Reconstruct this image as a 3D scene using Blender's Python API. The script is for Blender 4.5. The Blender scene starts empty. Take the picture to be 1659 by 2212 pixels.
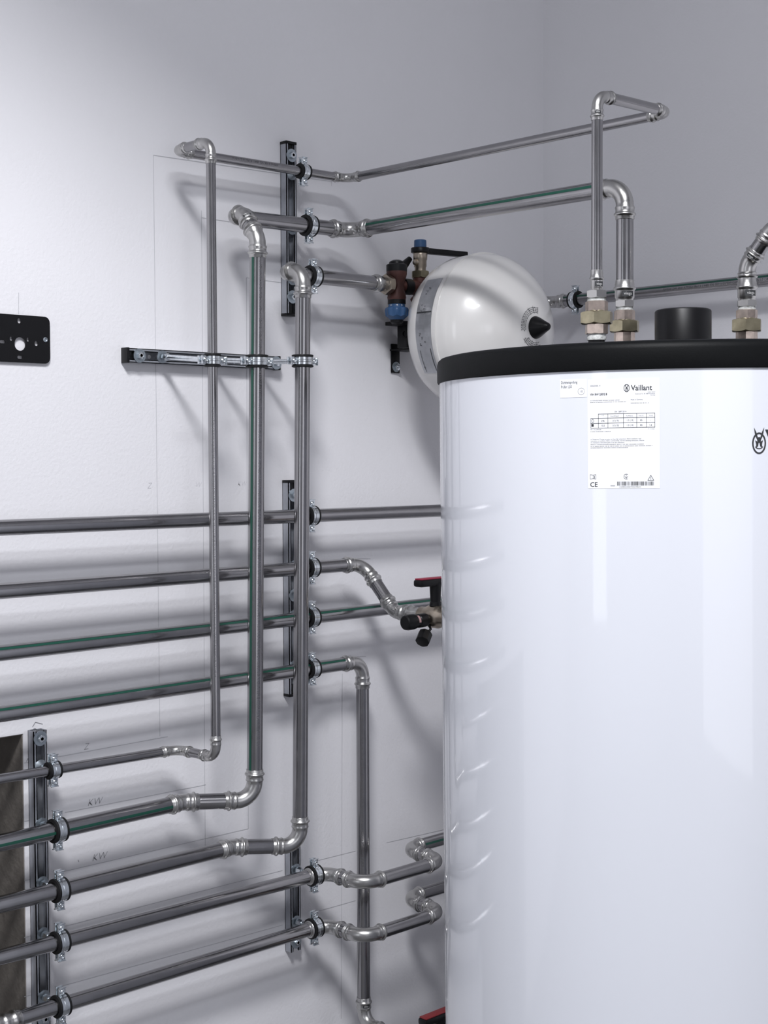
import bpy, bmesh, math, random
from mathutils import Vector, Matrix
random.seed(4)
SC = bpy.context.scene
COL = SC.collection
PI = math.pi
V = Vector
# ------------------------------------------------------------------ camera
ZC = 1.46                       # eye height
CAM = V((0.0, -2.30, ZC))
FPX = 3121.0
R_ = V((0.7141539, -0.6999800, -0.0035000))
U_ = V((0.0310314, 0.0266638, 0.9991627))
F_ = V((0.6993006, 0.7136645, -0.0407635))
cd = bpy.data.cameras.new('camera')
cam = bpy.data.objects.new('camera', cd); COL.objects.link(cam)
cd.sensor_fit = 'HORIZONTAL'; cd.sensor_width = 36.0
cd.lens = FPX * 36.0 / 1659.0
cd.clip_start = 0.02
cam.matrix_world = Matrix(((R_.x, U_.x, -F_.x, CAM.x), (R_.y, U_.y, -F_.y, CAM.y), (R_.z, U_.z, -F_.z, CAM.z), (0, 0, 0, 1)))
SC.camera = cam
# ------------------------------------------------------------------ light
w = bpy.data.worlds.new('world'); SC.world = w; w.use_nodes = True
w.node_tree.nodes['Background'].inputs[0].default_value = (0.5, 0.52, 0.58, 1)
w.node_tree.nodes['Background'].inputs[1].default_value = 0.3

def light(name, kind, loc, aim, energy, color=(1, 1, 1), **kw):
    d = bpy.data.lights.new(name, kind); d.energy = energy; d.color = color
    for k, v in kw.items(): setattr(d, k, v)
    o = bpy.data.objects.new(name, d); COL.objects.link(o)
    o.location = loc
    o.rotation_euler = (V(aim) - V(loc)).to_track_quat('-Z', 'Y').to_euler()
    return o
KEY = (0.0, -2.06, ZC + 2.38)
light('shaded_ceiling_lamp', 'SPOT', KEY, (0.0, -2.06, 0), 400, (0.975, 0.975, 1.0), spot_size=math.radians(112), spot_blend=0.05, shadow_soft_size=0.28)
light('ceiling_fill_light', 'AREA', (0.1, -2.9, ZC + 2.40), (0.1, -2.9, 0), 60, (0.93, 0.95, 1.0), shape='RECTANGLE', size=1.2, size_y=0.3)  # added overhead fill, raises the general level on walls and tank
light('side_fill_light', 'AREA', (-2.5, -1.35, ZC + 0.2), (2.0, -1.35, ZC + 0.1), 6, (0.90, 0.95, 1.0), shape='RECTANGLE', size=0.5, size_y=1.9)  # added fill, no window here; brightens tank's left side and gives its streak
light('rear_fill_light', 'AREA', (0.1, -4.5, ZC - 0.2), (0.1, 0, ZC - 0.3), 13, (0.93, 0.94, 1.0), shape='RECTANGLE', size=1.8, size_y=2.0)  # added fill behind the camera, no door; lifts the left wall's shadows
VS = SC.view_settings
VS.view_transform = 'Standard'; VS.look = 'None'; VS.gamma = 1.0; VS.use_curve_mapping = False
VS.exposure = 0.10

# ------------------------------------------------------------------ helpers
def P(px, py, x=None, y=None, z=None):
    """point of the photo's pixel on the plane x=, y= or z="""
    d = F_ * FPX + R_ * (px - 829.5) - U_ * (py - 1106.0)
    if x is not None: t = (x - CAM.x) / d.x
    elif y is not None: t = (y - CAM.y) / d.y
    else: t = (z - CAM.z) / d.z
    return CAM + d * t

def mat(name, base, metal=0.0, rough=0.5, spec=0.5, coat=0.0, coat_r=0.05, bump=0.0, bscale=200.0, var=0.0, vscale=(8, 8, 8), rvar=0.0, bdist=0.001, trans=0.0, detail=4):
    m = bpy.data.materials.new(name); m.use_nodes = True
    nt = m.node_tree; b = nt.nodes['Principled BSDF']
    b.inputs['Base Color'].default_value = (*base, 1)
    b.inputs['Metallic'].default_value = metal; b.inputs['Roughness'].default_value = rough
    b.inputs['Specular IOR Level'].default_value = spec
    b.inputs['Coat Weight'].default_value = coat; b.inputs['Coat Roughness'].default_value = coat_r
    tc = nt.nodes.new('ShaderNodeTexCoord')
    if bump:
        n = nt.nodes.new('ShaderNodeTexNoise'); n.inputs['Scale'].default_value = bscale; n.inputs['Detail'].default_value = detail
        bp = nt.nodes.new('ShaderNodeBump'); bp.inputs['Strength'].default_value = bump; bp.inputs['Distance'].default_value = bdist
        nt.links.new(tc.outputs['Object'], n.inputs['Vector']); nt.links.new(n.outputs['Fac'], bp.inputs['Height'])
        nt.links.new(bp.outputs['Normal'], b.inputs['Normal'])
    if var or rvar:
        mp = nt.nodes.new('ShaderNodeMapping'); mp.inputs['Scale'].default_value = vscale
        n = nt.nodes.new('ShaderNodeTexNoise'); n.inputs['Scale'].default_value = 1.0; n.inputs['Detail'].default_value = 5
        nt.links.new(tc.outputs['Object'], mp.inputs['Vector']); nt.links.new(mp.outputs['Vector'], n.inputs['Vector'])
        if var:
            r = nt.nodes.new('ShaderNodeValToRGB')
            r.color_ramp.elements[0].position = 0.3; r.color_ramp.elements[1].position = 0.7
            r.color_ramp.elements[0].color = (*[c * (1 - var) for c in base], 1)
            r.color_ramp.elements[1].color = (*[min(1, c * (1 + var)) for c in base], 1)
            nt.links.new(n.outputs['Fac'], r.inputs['Fac']); nt.links.new(r.outputs['Color'], b.inputs['Base Color'])
        if rvar:
            mr = nt.nodes.new('ShaderNodeMapRange'); mr.inputs['To Min'].default_value = max(0.02, rough - rvar); mr.inputs['To Max'].default_value = rough + rvar
            nt.links.new(n.outputs['Fac'], mr.inputs['Value']); nt.links.new(mr.outputs['Result'], b.inputs['Roughness'])
    return m

M = dict(
    wall=mat('white_wall_paint', (0.77, 0.765, 0.79), rough=0.75, spec=0.3, bump=0.5, bscale=150, bdist=0.0012, var=0.012, vscale=(3, 3, 3)),
    ceil=mat('ceiling_paint', (0.7, 0.7, 0.72), rough=0.9),
    floor=mat('grey_screed_floor', (0.13, 0.13, 0.135), rough=0.6, var=0.15, vscale=(4, 4, 4)),
    dark=mat('grey_far_wall', (0.36, 0.36, 0.38), rough=0.9),
    recess=mat('raw_plaster_recess', (0.16, 0.145, 0.13), rough=0.9, bump=0.5, bscale=60, bdist=0.004, var=0.25, vscale=(14, 14, 14)),
    pipe=mat('stainless_pipe', (0.335, 0.33, 0.338), metal=1, rough=0.20, var=0.05, vscale=(25, 25, 25), rvar=0.04),
    fit=mat('pressed_stainless_fitting', (0.50, 0.495, 0.485), metal=1, rough=0.29, var=0.06, vscale=(40, 40, 40), rvar=0.05),
    zinc=mat('galvanised_rail', (0.40, 0.415, 0.45), metal=0.75, rough=0.45, var=0.12, vscale=(40, 40, 40)),
    shiny=mat('zinc_plated_clamp', (0.70, 0.74, 0.77), metal=1, rough=0.20, var=0.15, vscale=(120, 120, 120), bump=0.15, bscale=160),
    washer=mat('zinc_washer', (0.42, 0.47, 0.51), metal=1, rough=0.42, var=0.06, vscale=(50, 50, 50)),
    rubber=mat('black_rubber', (0.008, 0.008, 0.009), rough=0.6, spec=0.3),
    blackp=mat('black_plastic', (0.006, 0.006, 0.007), rough=0.38, spec=0.25),
    lid=mat('black_textured_lid', (0.004, 0.0045, 0.005), rough=0.5, spec=0.12, bump=0.25, bscale=420, bdist=0.0006),
    tank=mat('white_tank_sheet', (0.71, 0.73, 0.785), rough=0.35, spec=0.45, coat=1.0, coat_r=0.05, bump=0.05, bscale=90, bdist=0.0004, detail=1),
    vessel=mat('white_enamel_vessel', (0.70, 0.69, 0.675), rough=0.30, spec=0.5, coat=0.8, coat_r=0.08, bump=0.05, bscale=260, bdist=0.0004),
    brass=mat('dull_brass', (0.40, 0.36, 0.25), metal=1, rough=0.34, var=0.16, vscale=(70, 70, 70), bump=0.1, bscale=200),
    bronze=mat('pink_bronze', (0.56, 0.47, 0.41), metal=1, rough=0.30, var=0.2, vscale=(90, 90, 90), bump=0.1, bscale=200),
    nickel=mat('nickel_brass', (0.46, 0.40, 0.33), metal=1, rough=0.34, var=0.12, vscale=(60, 60, 60)),
    gun=mat('red_gunmetal', (0.075, 0.028, 0.023), metal=0.3, rough=0.42, var=0.2, vscale=(60, 60, 60), bump=0.2, bscale=150),
    blue=mat('blue_plastic', (0.026, 0.080, 0.19), rough=0.42),
    red=mat('red_handle_inlay', (0.30, 0.02, 0.05), rough=0.4),
    darkred=mat('dark_red_handle_inlay', (0.20, 0.018, 0.022), rough=0.45),
    paper=mat('white_label_paper', (0.86, 0.87, 0.90), rough=0.42, spec=0.4),
    ink=mat('black_ink', (0.025, 0.027, 0.03), rough=0.6),
    greyink=mat('grey_ink', (0.10, 0.10, 0.11), rough=0.6),
    green=mat('dark_green_stripe', (0.006, 0.060, 0.040), rough=0.35),
    pencil=mat('pencil_graphite', (0.52, 0.52, 0.545), rough=0.8),
    pencild=mat('dark_pencil_graphite', (0.22, 0.22, 0.24), rough=0.8),
    silver=mat('silver_foil_sticker', (0.42, 0.43, 0.45), metal=0.85, rough=0.28, var=0.15, vscale=(30, 30, 30), bump=0.3, bscale=14, bdist=0.004),
    hemp=mat('pale_thread_seal', (0.55, 0.56, 0.55), rough=0.8, bump=0.6, bscale=300, bdist=0.002, var=0.3, vscale=(200, 200, 200)),
    white=mat('white_print', (0.55, 0.55, 0.55), rough=0.5),
    pink=mat('faded_pink_print', (0.45, 0.28, 0.28), rough=0.5),
)

def finish(bm, name, m, parent=None, smooth=35):
    bmesh.ops.recalc_face_normals(bm, faces=bm.faces)
    me = bpy.data.meshes.new(name); bm.to_mesh(me); bm.free()
    me.materials.append(m)
    if smooth:
        me.shade_smooth(); me.set_sharp_from_angle(angle=math.radians(smooth))
    o = bpy.data.objects.new(name, me); COL.objects.link(o)
    if parent is not None:
        o.parent = parent
        top = Matrix.Identity(4)
        q = parent
        while q is not None:
            top = q.matrix_basis if q.parent is None else top
            q = q.parent
        o.matrix_parent_inverse = top.inverted() if parent.parent is None else Matrix.Identity(4)
    return o

def thing(name, label, cat, loc=(0, 0, 0), group=None):
    o = bpy.data.objects.new(name, None); COL.objects.link(o)
    o.location = loc; o.empty_display_size = 0.02
    o['label'] = label; o['category'] = cat
    if group: o['group'] = group
    return o

def struct(o):
    o['kind'] = 'structure'; return o

def box(bm, c, s, rot=None, bev=0.0):
    r = bmesh.ops.create_cube(bm, size=1.0)
    mx = Matrix.Translation(V(c)) @ (rot.to_4x4() if rot else Matrix.Identity(4)) @ Matrix.Diagonal((*s, 1))
    bmesh.ops.transform(bm, matrix=mx, verts=r['verts'])
    if bev:
        es = list({e for v in r['verts'] for e in v.link_edges})
        bmesh.ops.bevel(bm, geom=es, offset=bev, segments=2, affect='EDGES', profile=0.5)

def frame(a, hint=V((0, 0, 1))):
    a = a.normalized()
    if abs(a.dot(hint)) > 0.95: hint = V((0, 1, 0))
    s = a.cross(hint).normalized()
    return a, s, s.cross(a).normalized()

def sweep(bm, pts, rad, n=28, caps=True):
    pts = [V(p) for p in pts]
    rings = []; t0 = (pts[1] - pts[0]).normalized(); _, s, u = frame(t0)
    tp = t0
    for i, p in enumerate(pts):
        if i == 0: t = t0
        elif i == len(pts) - 1: t = (pts[-1] - pts[-2])
        else:
            a = pts[i] - pts[i - 1]; b = pts[i + 1] - pts[i]
            a = a.normalized() if a.length > 1e-7 else tp; b = b.normalized() if b.length > 1e-7 else a
            t = a + b
        t = t.normalized() if t.length > 1e-7 else tp
        q = tp.rotation_difference(t); s = q @ s; u = q @ u; tp = t
        rings.append([bm.verts.new(p + (s * math.cos(2 * PI * k / n) + u * math.sin(2 * PI * k / n)) * rad[i]) for k in range(n)])
    for a, b in zip(rings, rings[1:]):
        for k in range(n): bm.faces.new((a[k], a[(k + 1) % n], b[(k + 1) % n], b[k]))
    if caps:
        for r in (rings[0], rings[-1]):
            bm.faces.new(r)

def lathe(bm, org, axis, prof, n=40, caps=True):
    """prof: list of (distance along axis, radius)"""
    a, s, u = frame(V(axis)); org = V(org)
    rings = []
    for h, r in prof:
        rings.append([bm.verts.new(org + a * h + (s * math.cos(2 * PI * k / n) + u * math.sin(2 * PI * k / n)) * max(r, 1e-5)) for k in range(n)])
    for p, q in zip(rings, rings[1:]):
        for k in range(n): bm.faces.new((p[k], p[(k + 1) % n], q[(k + 1) % n], q[k]))
    if caps:
        bm.faces.new(rings[0]); bm.faces.new(rings[-1])

def hexnut(bm, org, axis, h, inr, rot=0.0, sides=6, hole=None):
    a, s, u = frame(V(axis)); org = V(org)
    n = sides * 6; half = PI / sides
    def ring(fn):
        L = []
        for k in range(n):
            th = 2 * PI * k / n
            loc = (th % (2 * half)) - half
            hr = inr / math.cos(loc)
            z, r = fn(hr)
            L.append(bm.verts.new(org + a * z + (s * math.cos(th + rot) + u * math.sin(th + rot)) * r))
        return L
    ch = 0.55
    rs = [ring(lambda hr: (0, inr * 0.99)), ring(lambda hr: ((hr - inr * .99) * ch, hr)), ring(lambda hr: (h - (hr - inr * .99) * ch, hr)), ring(lambda hr: (h, inr * 0.99))]
    for p, q in zip(rs, rs[1:]):
        for k in range(n): bm.faces.new((p[k], p[(k + 1) % n], q[(k + 1) % n], q[k]))
    bm.faces.new(rs[0]); bm.faces.new(rs[-1])

# ---- flat drawings that get laid on a plane or wrapped round a cylinder
class Flat:
    def __init__(s): s.v = []; s.f = []
    def poly(s, pts):
        b = len(s.v); s.v += [tuple(p) for p in pts]; s.f.append(list(range(b, b + len(pts))))
    def rect(s, x0, y0, x1, y1, nu=1, nv=1):
        for i in range(nu):
            for j in range(nv):
                a = x0 + (x1 - x0) * i / nu; b = x0 + (x1 - x0) * (i + 1) / nu
                c = y0 + (y1 - y0) * j / nv; d = y0 + (y1 - y0) * (j + 1) / nv
                s.poly([(a, c), (b, c), (b, d), (a, d)])
    def ring(s, cx, cy, rx, ry, t, a0=0, a1=2 * PI, n=28):
        for i in range(n):
            a = a0 + (a1 - a0) * i / n; b = a0 + (a1 - a0) * (i + 1) / n
            s.poly([(cx + rx * math.cos(a), cy + ry * math.sin(a)), (cx + rx * math.cos(b), cy + ry * math.sin(b)),
                    (cx + (rx - t) * math.cos(b), cy + (ry - t) * math.sin(b)), (cx + (rx - t) * math.cos(a), cy + (ry - t) * math.sin(a))])
    def line(s, a, b, t):
        a = V(a); b = V(b); d = (b - a); n = V((-d.y, d.x)).normalized() * t / 2
        k = max(1, int(d.length / 0.02))
        for i in range(k):
            p = a + d * i / k; q = a + d * (i + 1) / k
            s.poly([p + n, q + n, q - n, p - n][::-1])
    def text(s, body, x, y, size, align='LEFT', bold=0.0, sx=1.0, shear=0.0):
        c = bpy.data.curves.new('lettering', 'FONT'); c.body = body; c.size = size; c.align_x = align
        c.offset = bold; c.resolution_u = 2; c.shear = shear
        o = bpy.data.objects.new('lettering', c); COL.objects.link(o)
        bpy.context.view_layer.update()
        me = bpy.data.meshes.new_from_object(o.evaluated_get(bpy.context.evaluated_depsgraph_get()))
        b = len(s.v); s.v += [(x + q.co.x * sx, y + q.co.y) for q in me.vertices]
        s.f += [[b + i for i in p.vertices] for p in me.polygons]
        bpy.data.objects.remove(o); bpy.data.curves.remove(c); bpy.data.meshes.remove(me)
    def make(s, name, m, fn, parent=None):
        bm = bmesh.new(); vs = [bm.verts.new(fn(x, y)) for x, y in s.v]
        for f in s.f:
            try: bm.faces.new([vs[i] for i in f])
            except ValueError: pass
        return finish(bm, name, m, parent, smooth=0)

def around(org, axis, face, rad):
    a = V(axis).normalized(); f = V(face); f = (f - a * f.dot(a)).normalized(); sd = a.cross(f); org = V(org)
    return lambda u, v: org + a * v + (f * math.cos(u / rad) + sd * math.sin(u / rad)) * rad
def along(org, d, face, rad):
    a = V(d).normalized(); f = V(face); f = (f - a * f.dot(a)).normalized(); sd = f.cross(a); org = V(org)
    return lambda u, v: org + a * u + (f * math.cos(v / rad) + sd * math.sin(v / rad)) * rad
def onwall(h=0.0006):
    return lambda u, v: V((u, -h, v))

def plate(outer, holes, depth, m, name, fn, parent):
    """filled 2D outline with holes, extruded; fn maps (u,v,w) to world"""
    c = bpy.data.curves.new('outline', 'CURVE'); c.dimensions = '2D'; c.fill_mode = 'BOTH'; c.extrude = depth / 2
    for L in [outer] + holes:
        sp = c.splines.new('POLY'); sp.points.add(len(L) - 1)
        for i, (x, y) in enumerate(L): sp.points[i].co = (x, y, 0, 1)
        sp.use_cyclic_u = True
    o = bpy.data.objects.new('outline', c); COL.objects.link(o); bpy.context.view_layer.update()
    me = bpy.data.meshes.new_from_object(o.evaluated_get(bpy.context.evaluated_depsgraph_get()))
    bm = bmesh.new(); bm.from_mesh(me)
    bpy.data.objects.remove(o); bpy.data.curves.remove(c); bpy.data.meshes.remove(me)
    bmesh.ops.remove_doubles(bm, verts=bm.verts, dist=1e-6)
    for v in bm.verts: v.co = fn(v.co.x, v.co.y, v.co.z)
    return finish(bm, name, m, parent, smooth=30)
def stadium(cx, cy, w_, h_, n=8):
    r = min(w_, h_) / 2; L = []
    for k in range(4 * n):
        a = 2 * PI * (k + 0.5) / (4 * n)
        ox = (w_ / 2 - r) * (1 if math.cos(a) > 0 else -1); oy = (h_ / 2 - r) * (1 if math.sin(a) > 0 else -1)
        L.append((cx + ox + r * math.cos(a), cy + oy + r * math.sin(a)))
    return L
def roundrect(x0, y0, x1, y1, r, n=6):
    L = []
    for (cx, cy, a0) in ((x1 - r, y1 - r, 0), (x0 + r, y1 - r, PI / 2), (x0 + r, y0 + r, PI), (x1 - r, y0 + r, 3 * PI / 2)):
        for k in range(n + 1):
            a = a0 + PI / 2 * k / n; L.append((cx + r * math.cos(a), cy + r * math.sin(a)))
    return L

# ------------------------------------------------------------------ press fittings and pipe runs
def socket_profile(L, r):
    """(fraction of distance from bend end towards pipe, radius factor)"""
    return [(0.00, 1.03), (0.10, 1.13), (0.16, 1.15), (0.24, 1.10), (0.30, 1.09), (0.44, 1.09), (0.50, 1.13), (0.55, 1.24), (0.60, 1.29), (0.66, 1.27), (0.72, 1.16), (0.76, 1.09), (0.97, 1.09), (0.995, 1.06), (1.0, 0.99)]

def black_tag(parent, org, axis, face, rad, w_, h_, mode='around', text=True):
    fl = Flat(); fl.rect(-w_ / 2, -h_ / 2, w_ / 2, h_ / 2, 8, 3)
    fn = (around if mode == 'around' else along)
    t = fl.make('black_tag', M['ink'], fn(org, axis, face, rad + 0.0004), parent)
    if text:
        f2 = Flat(); f2.text('viega', 0, -h_ * 0.22, h_ * 0.80, 'CENTER', sx=w_ / (h_ * 2.2) * 0.92)
        f2.make('lettering', M['white'], fn(org, axis, face, rad + 0.0008), t)
    return t

def pipe_run(name, label, pts, d, group=None, cat='pipe', open_ends=(None, None), bend=1.15, stripes=(), prints=(), tags=(), sock=0.95, ang=None):
    """pts: corner points; stripes: (segment, facing); prints: (segment, facing, text, t0)"""
    pts = [V(p) for p in pts]; r = d / 2
    root = thing(name, label, cat, tuple(pts[0]), group)
    n = len(pts); T = [0.0] * n; th = [0.0] * n
    for i in range(1, n - 1):
        a = (pts[i] - pts[i - 1]).normalized(); b = (pts[i + 1] - pts[i]).normalized()
        th[i] = a.angle(b); T[i] = bend * d * math.tan(th[i] / 2)
    Ls = []
    for i in range(n - 1):
        L = (pts[i + 1] - pts[i]).length; k = (1 if i > 0 else 0) + (1 if i < n - 2 else 0)
        free = L - T[i] - T[i + 1]
        if free < 0.004:
            s = (L - 0.004) / (T[i] + T[i + 1]); free = 0.004
            T[i] = min(T[i], T[i] * s); T[i + 1] = min(T[i + 1], T[i + 1] * s)
        Ls.append(min(sock * d, free / max(k, 1) * 0.98) if k else 0)
    # pipes
    segs = []
    for i in range(n - 1):
        u = (pts[i + 1] - pts[i]).normalized()
        a = pts[i] + u * (T[i] + Ls[i] * 0.5 if i > 0 else 0); b = pts[i + 1] - u * (T[i + 1] + Ls[i] * 0.5 if i < n - 2 else 0)
        segs.append((a, b, u))
        bm = bmesh.new(); L = (b - a).length; k = max(1, int(L / 0.25))
        sweep(bm, [a + u * L * j / k for j in range(k + 1)], [r] * (k + 1), 32)
        po = finish(bm, 'pipe', M['pipe'], root)
        for (si, face) in stripes:
            if si == i:
                fl = Flat(); fl.rect(0, -d * 0.085, L, d * 0.085, 1, 3)
                fl.make('green_stripe', M['green'], along(a, u, face, r + 0.0003), po)
        for (si, face, tx, start, h_) in prints:
            if si == i:
                fl = Flat(); fl.text(tx, start, -h_ / 2, h_, sx=0.9)
                if fl.v and max(v[0] for v in fl.v) > L: fl.f = [f for f in fl.f if max(fl.v[k][0] for k in f) < L]
                used = sorted({k for f in fl.f for k in f}); mp = {k: j for j, k in enumerate(used)}
                fl.v = [fl.v[k] for k in used]; fl.f = [[mp[k] for k in f] for f in fl.f]
                fl.make('printed_lettering', M['greyink'], along(a, u, face, r + 0.0003), po)
    # elbows
    for i in range(1, n - 1):
        a = (pts[i] - pts[i - 1]).normalized(); b = (pts[i + 1] - pts[i]).normalized()
        if th[i] < 0.03: continue
        Rb = T[i] / math.tan(th[i] / 2)
        p0 = pts[i] - a * T[i]; nrm = (b - a * b.dot(a)).normalized(); cen = p0 + nrm * Rb; ax = a.cross(nrm).normalized()
        path = []; rad = []
        L1 = Ls[i - 1]; L2 = Ls[i]
        for f, k in reversed(socket_profile(L1, r)):
            path.append(p0 - a * (L1 * f + 1e-5)); rad.append(r * k)
        N = max(4, int(12 * th[i] / (PI / 2)))
        for j in range(N + 1):
            q = Matrix.Rotation(th[i] * j / N, 3, ax) @ (p0 - cen)
            path.append(cen + q); rad.append(r * 1.03)
        p1 = pts[i] + b * T[i]
        for f, k in socket_profile(L2, r)[1:]:
            path.append(p1 + b * (L2 * f)); rad.append(r * k)
        bm = bmesh.new(); sweep(bm, path, rad, 32)
        eo = finish(bm, 'elbow_fitting', M['fit'], root, 50)
        for (ti, side, face) in tags:
            if ti == i:
                if side < 0: o_, u_ = p0 - a * L1 * 0.37, a
                else: o_, u_ = p1 + b * L2 * 0.37, b
                black_tag(eo, o_, u_, face, r * 1.095, d * 0.55, d * 0.22, 'around')
    return root

# ------------------------------------------------------------------ the room
def wallbox(name, lo, hi, m):
    bm = bmesh.new(); lo = V(lo); hi = V(hi); box(bm, (lo + hi) / 2, hi - lo)
    return struct(finish(bm, name, m, smooth=0))
XW = 2.81; XN = -2.6; YB = -4.6; HC = ZC + 2.55
nx = P(50, 1590, y=0).x; nz = P(25, 1589, y=0).z     # right edge and head of the wall recess
n0 = nx - 0.9
bm = bmesh.new()
for lo, hi in (((XN, 0, nz), (XW + .1, .12, HC)), ((nx, 0, 0), (XW + .1, .12, nz)), ((XN, 0, 0), (n0, .12, nz))):
    lo = V(lo); hi = V(hi); box(bm, (lo + hi) / 2, hi - lo)
wl = struct(finish(bm, 'wall_left', M['wall'], smooth=0))
bm = bmesh.new()
box(bm, ((n0 + nx) / 2, .32, nz / 2), (nx - n0 + .1, .02, nz))
box(bm, (nx + .011, .22, nz / 2), (.02, .22, nz))
box(bm, (n0 - .011, .22, nz / 2), (.02, .22, nz))
box(bm, ((n0 + nx) / 2, .22, nz + .011), (nx - n0, .22, .02))
struct(finish(bm, 'trim_1', M['recess'], smooth=0))
bm = bmesh.new()
box(bm, (nx + .0005 - .0015, .062, nz / 2), (.002, .12, nz - .002)); box(bm, ((n0 + nx) / 2, .062, nz - .001), (nx - n0 - .004, .12, .002))
struct(finish(bm, 'trim_2', M['recess'], smooth=0))
wallbox('wall_right', (XW, YB, 0), (XW + .1, 0, HC), M['wall'])
wallbox('wall_back', (XN, YB - .1, 0), (XW + .1, YB, HC), M['dark'])
wallbox('wall_near', (XN - .1, YB, 0), (XN, 0, HC), M['dark'])
wallbox('floor', (XN, YB, -.1), (XW, .35, 0), M['floor'])
wallbox('ceiling', (XN, YB, HC), (XW, 0, HC + .1), M['ceil'])

# pencil marks on the wall
def wp(px, py):
    q = P(px, py, y=0); return (q.x, q.z)
def pencil(pairs, m='pencil', t=0.0011):
    for a, b in pairs:
        fl = Flat(); fl.line(wp(*a), wp(*b), t); fl.make('pencil_line', M[m], onwall(), wl)
pencil([((331, 335), (345, 1590)), ((331, 335), (716, 392)), ((435, 455), (443, 1830)), ((435, 470), (640, 500)), ((532, 600), (536, 1790)), ((532, 600), (640, 615)),
        ((739, 1455), (737, 2200)), ((716, 388), (716, 402)), ((118, 1636), (362, 1591)), ((140, 1755), (444, 1695)), ((135, 1883), (536, 1790)),
        ((130, 2003), (610, 1880)), ((133, 2130), (610, 1998)), ((680, 1860), (768, 1838)), ((680, 1970), (768, 1945)), ((835, 1820), (958, 1792)),
        ((740, 1206), (800, 1207)), ((740, 1420), (790, 1418)), ((40, 632), (40, 678)), ((52, 1648), (68, 1646)), ((52, 1774), (68, 1771)), ((52, 1902), (68, 1899)), ((52, 2025), (68, 2021)), ((52, 2153), (68, 2149))])
pencil([((70, 1570), (76, 1560)), ((76, 1560), (92, 1564)), ((57, 1645), (60, 1638)), ((168, 1857), (170, 1862))], 'pencild')
for tx, px, py, s in (('Z', 317, 1055, .016), ('W', 421, 1052, .014), ('KW', 512, 1050, .014), ('Z', 180, 1620, .017), ('KW', 188, 1742, .019), ('KW', 198, 1861, .019)):
    fl = Flat(); x, z = wp(px, py); fl.text(tx, x, z, s, shear=0.3, bold=-0.0004); fl.make('pencil_writing', M['pencild' if py > 1500 else 'pencil'], onwall(), wl)

# ------------------------------------------------------------------ mounting rails
def rail(label, x, z, length, vertical, caps=(True, True), bolts=(), slots=True):
    """C profile on the wall; x,z = start of the rail, centre line"""
    W2, D, t, lip = 0.0135, 0.020, 0.0016, 0.0062
    def L2W(l, s, o):          # along, sideways, out from wall
        return V((x + s, -o, z + l)) if vertical else V((x + l, -o, z + s))
    root = thing('mounting_rail', label, 'rail', tuple(L2W(0, 0, 0)), 'perforated mounting rails on the wall')
    bm = bmesh.new()
    def bx(l0, l1, s0, s1, o0, o1):
        a = L2W(l0, s0, o0); b = L2W(l1, s1, o1); box(bm, (a + b) / 2, [abs(q) for q in (b - a)])
    for sg in (-1, 1):
        bx(0, length, sg * W2, sg * (W2 - t), 0.0008, D)
        bx(0, length, sg * W2, sg * (W2 - lip), D - t, D)
        bx(0, length, sg * (W2 - lip), sg * (W2 - lip + t), D - 0.0045, D)
    finish(bm, 'channel', M['zinc'], root, smooth=0)
    holes = []
    if slots:
        k = 0.02
        while k < length - 0.03:
            holes.append(stadium(k + 0.014, 0, 0.026, 0.0085)); holes.append(stadium(k + 0.038, 0, 0.008, 0.0085)); k += 0.05
    plate([(0, -W2), (length, -W2), (length, W2), (0, W2)], holes, 0.0014, M['zinc'], 'back_web', lambda u, v, w_: L2W(u, v, 0.0016 + w_), root)
    for k, e in enumerate(caps):
        if e:
            bm = bmesh.new(); l = 0 if k == 0 else length; sgn = -1 if k == 0 else 1
            a = L2W(l, -W2 - .001, 0.0008); b = L2W(l + sgn * 0.006, W2 + .001, D + .001)
            box(bm, (a + b) / 2, [abs(q) for q in (b - a)], bev=0.001)
            a = L2W(l, -W2 + t, 0.003); b = L2W(l - sgn * 0.018, W2 - t, D - .004)
            box(bm, (a + b) / 2, [abs(q) for q in (b - a)])
            finish(bm, 'end_cap', M['blackp'], root)
    for l in bolts:
        c = L2W(l, 0, D); bm = bmesh.new(); lathe(bm, c, (0, -1, 0), [(0, .0045), (0, .0135), (.0018, .0135), (.0018, .0045)], 36)
        wo = finish(bm, 'washer', M['washer'], root)
        bm = bmesh.new(); lathe(bm, c + V((0, .012, 0)), (0, -1, 0), [(0, .004), (.0138, .004)], 16)
        hexnut(bm, c + V((0, -.0018, 0)), (0, -1, 0), .0055, .0062, .3)
        lathe(bm, c + V((0, -.0073, 0)), (0, -1, 0), [(0, .0045), (.0004, .0045), (.0004, .003), (-.002, .003)], 16)
        finish(bm, 'bolt', M['shiny'], wo)
    return root

XR = 1.970; XL = P(88, 1700, y=-0.02).x
def zat(px, py, y): return P(px, py, y=y).z
z0 = zat(633, 683, -.02); z1 = zat(633, 306, -.02)
def bl(zb, py, px=633): return zat(px, py, -.02) - zb
rail('short vertical zinc rail with black end caps behind the three upper pipe clamps', XR, z0 + .006, z1 - z0 - .012, True, bolts=[bl(z0, 343), bl(z0, 648)], slots=False)
z2 = zat(633, 1505, -.02); z3 = zat(633, 1037, -.02)
rail('long vertical zinc rail with black end caps behind the four level heating pipes', XR, z2 + .006, z3 - z2 - .012, True, bolts=[bl(z2, 1076), bl(z2, 1292)], slots=False)
z4 = zat(633, 2057, -.02); z5 = zat(633, 1815, -.02)
rail('lowest vertical zinc rail, open at the bottom, behind the two zigzag pipes', XR, z4, z5 - z4 - .006, True, caps=(False, True), bolts=[.02], slots=False)
z6 = zat(95, 2240, -.02); z7 = zat(95, 1577, -.02)
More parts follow.
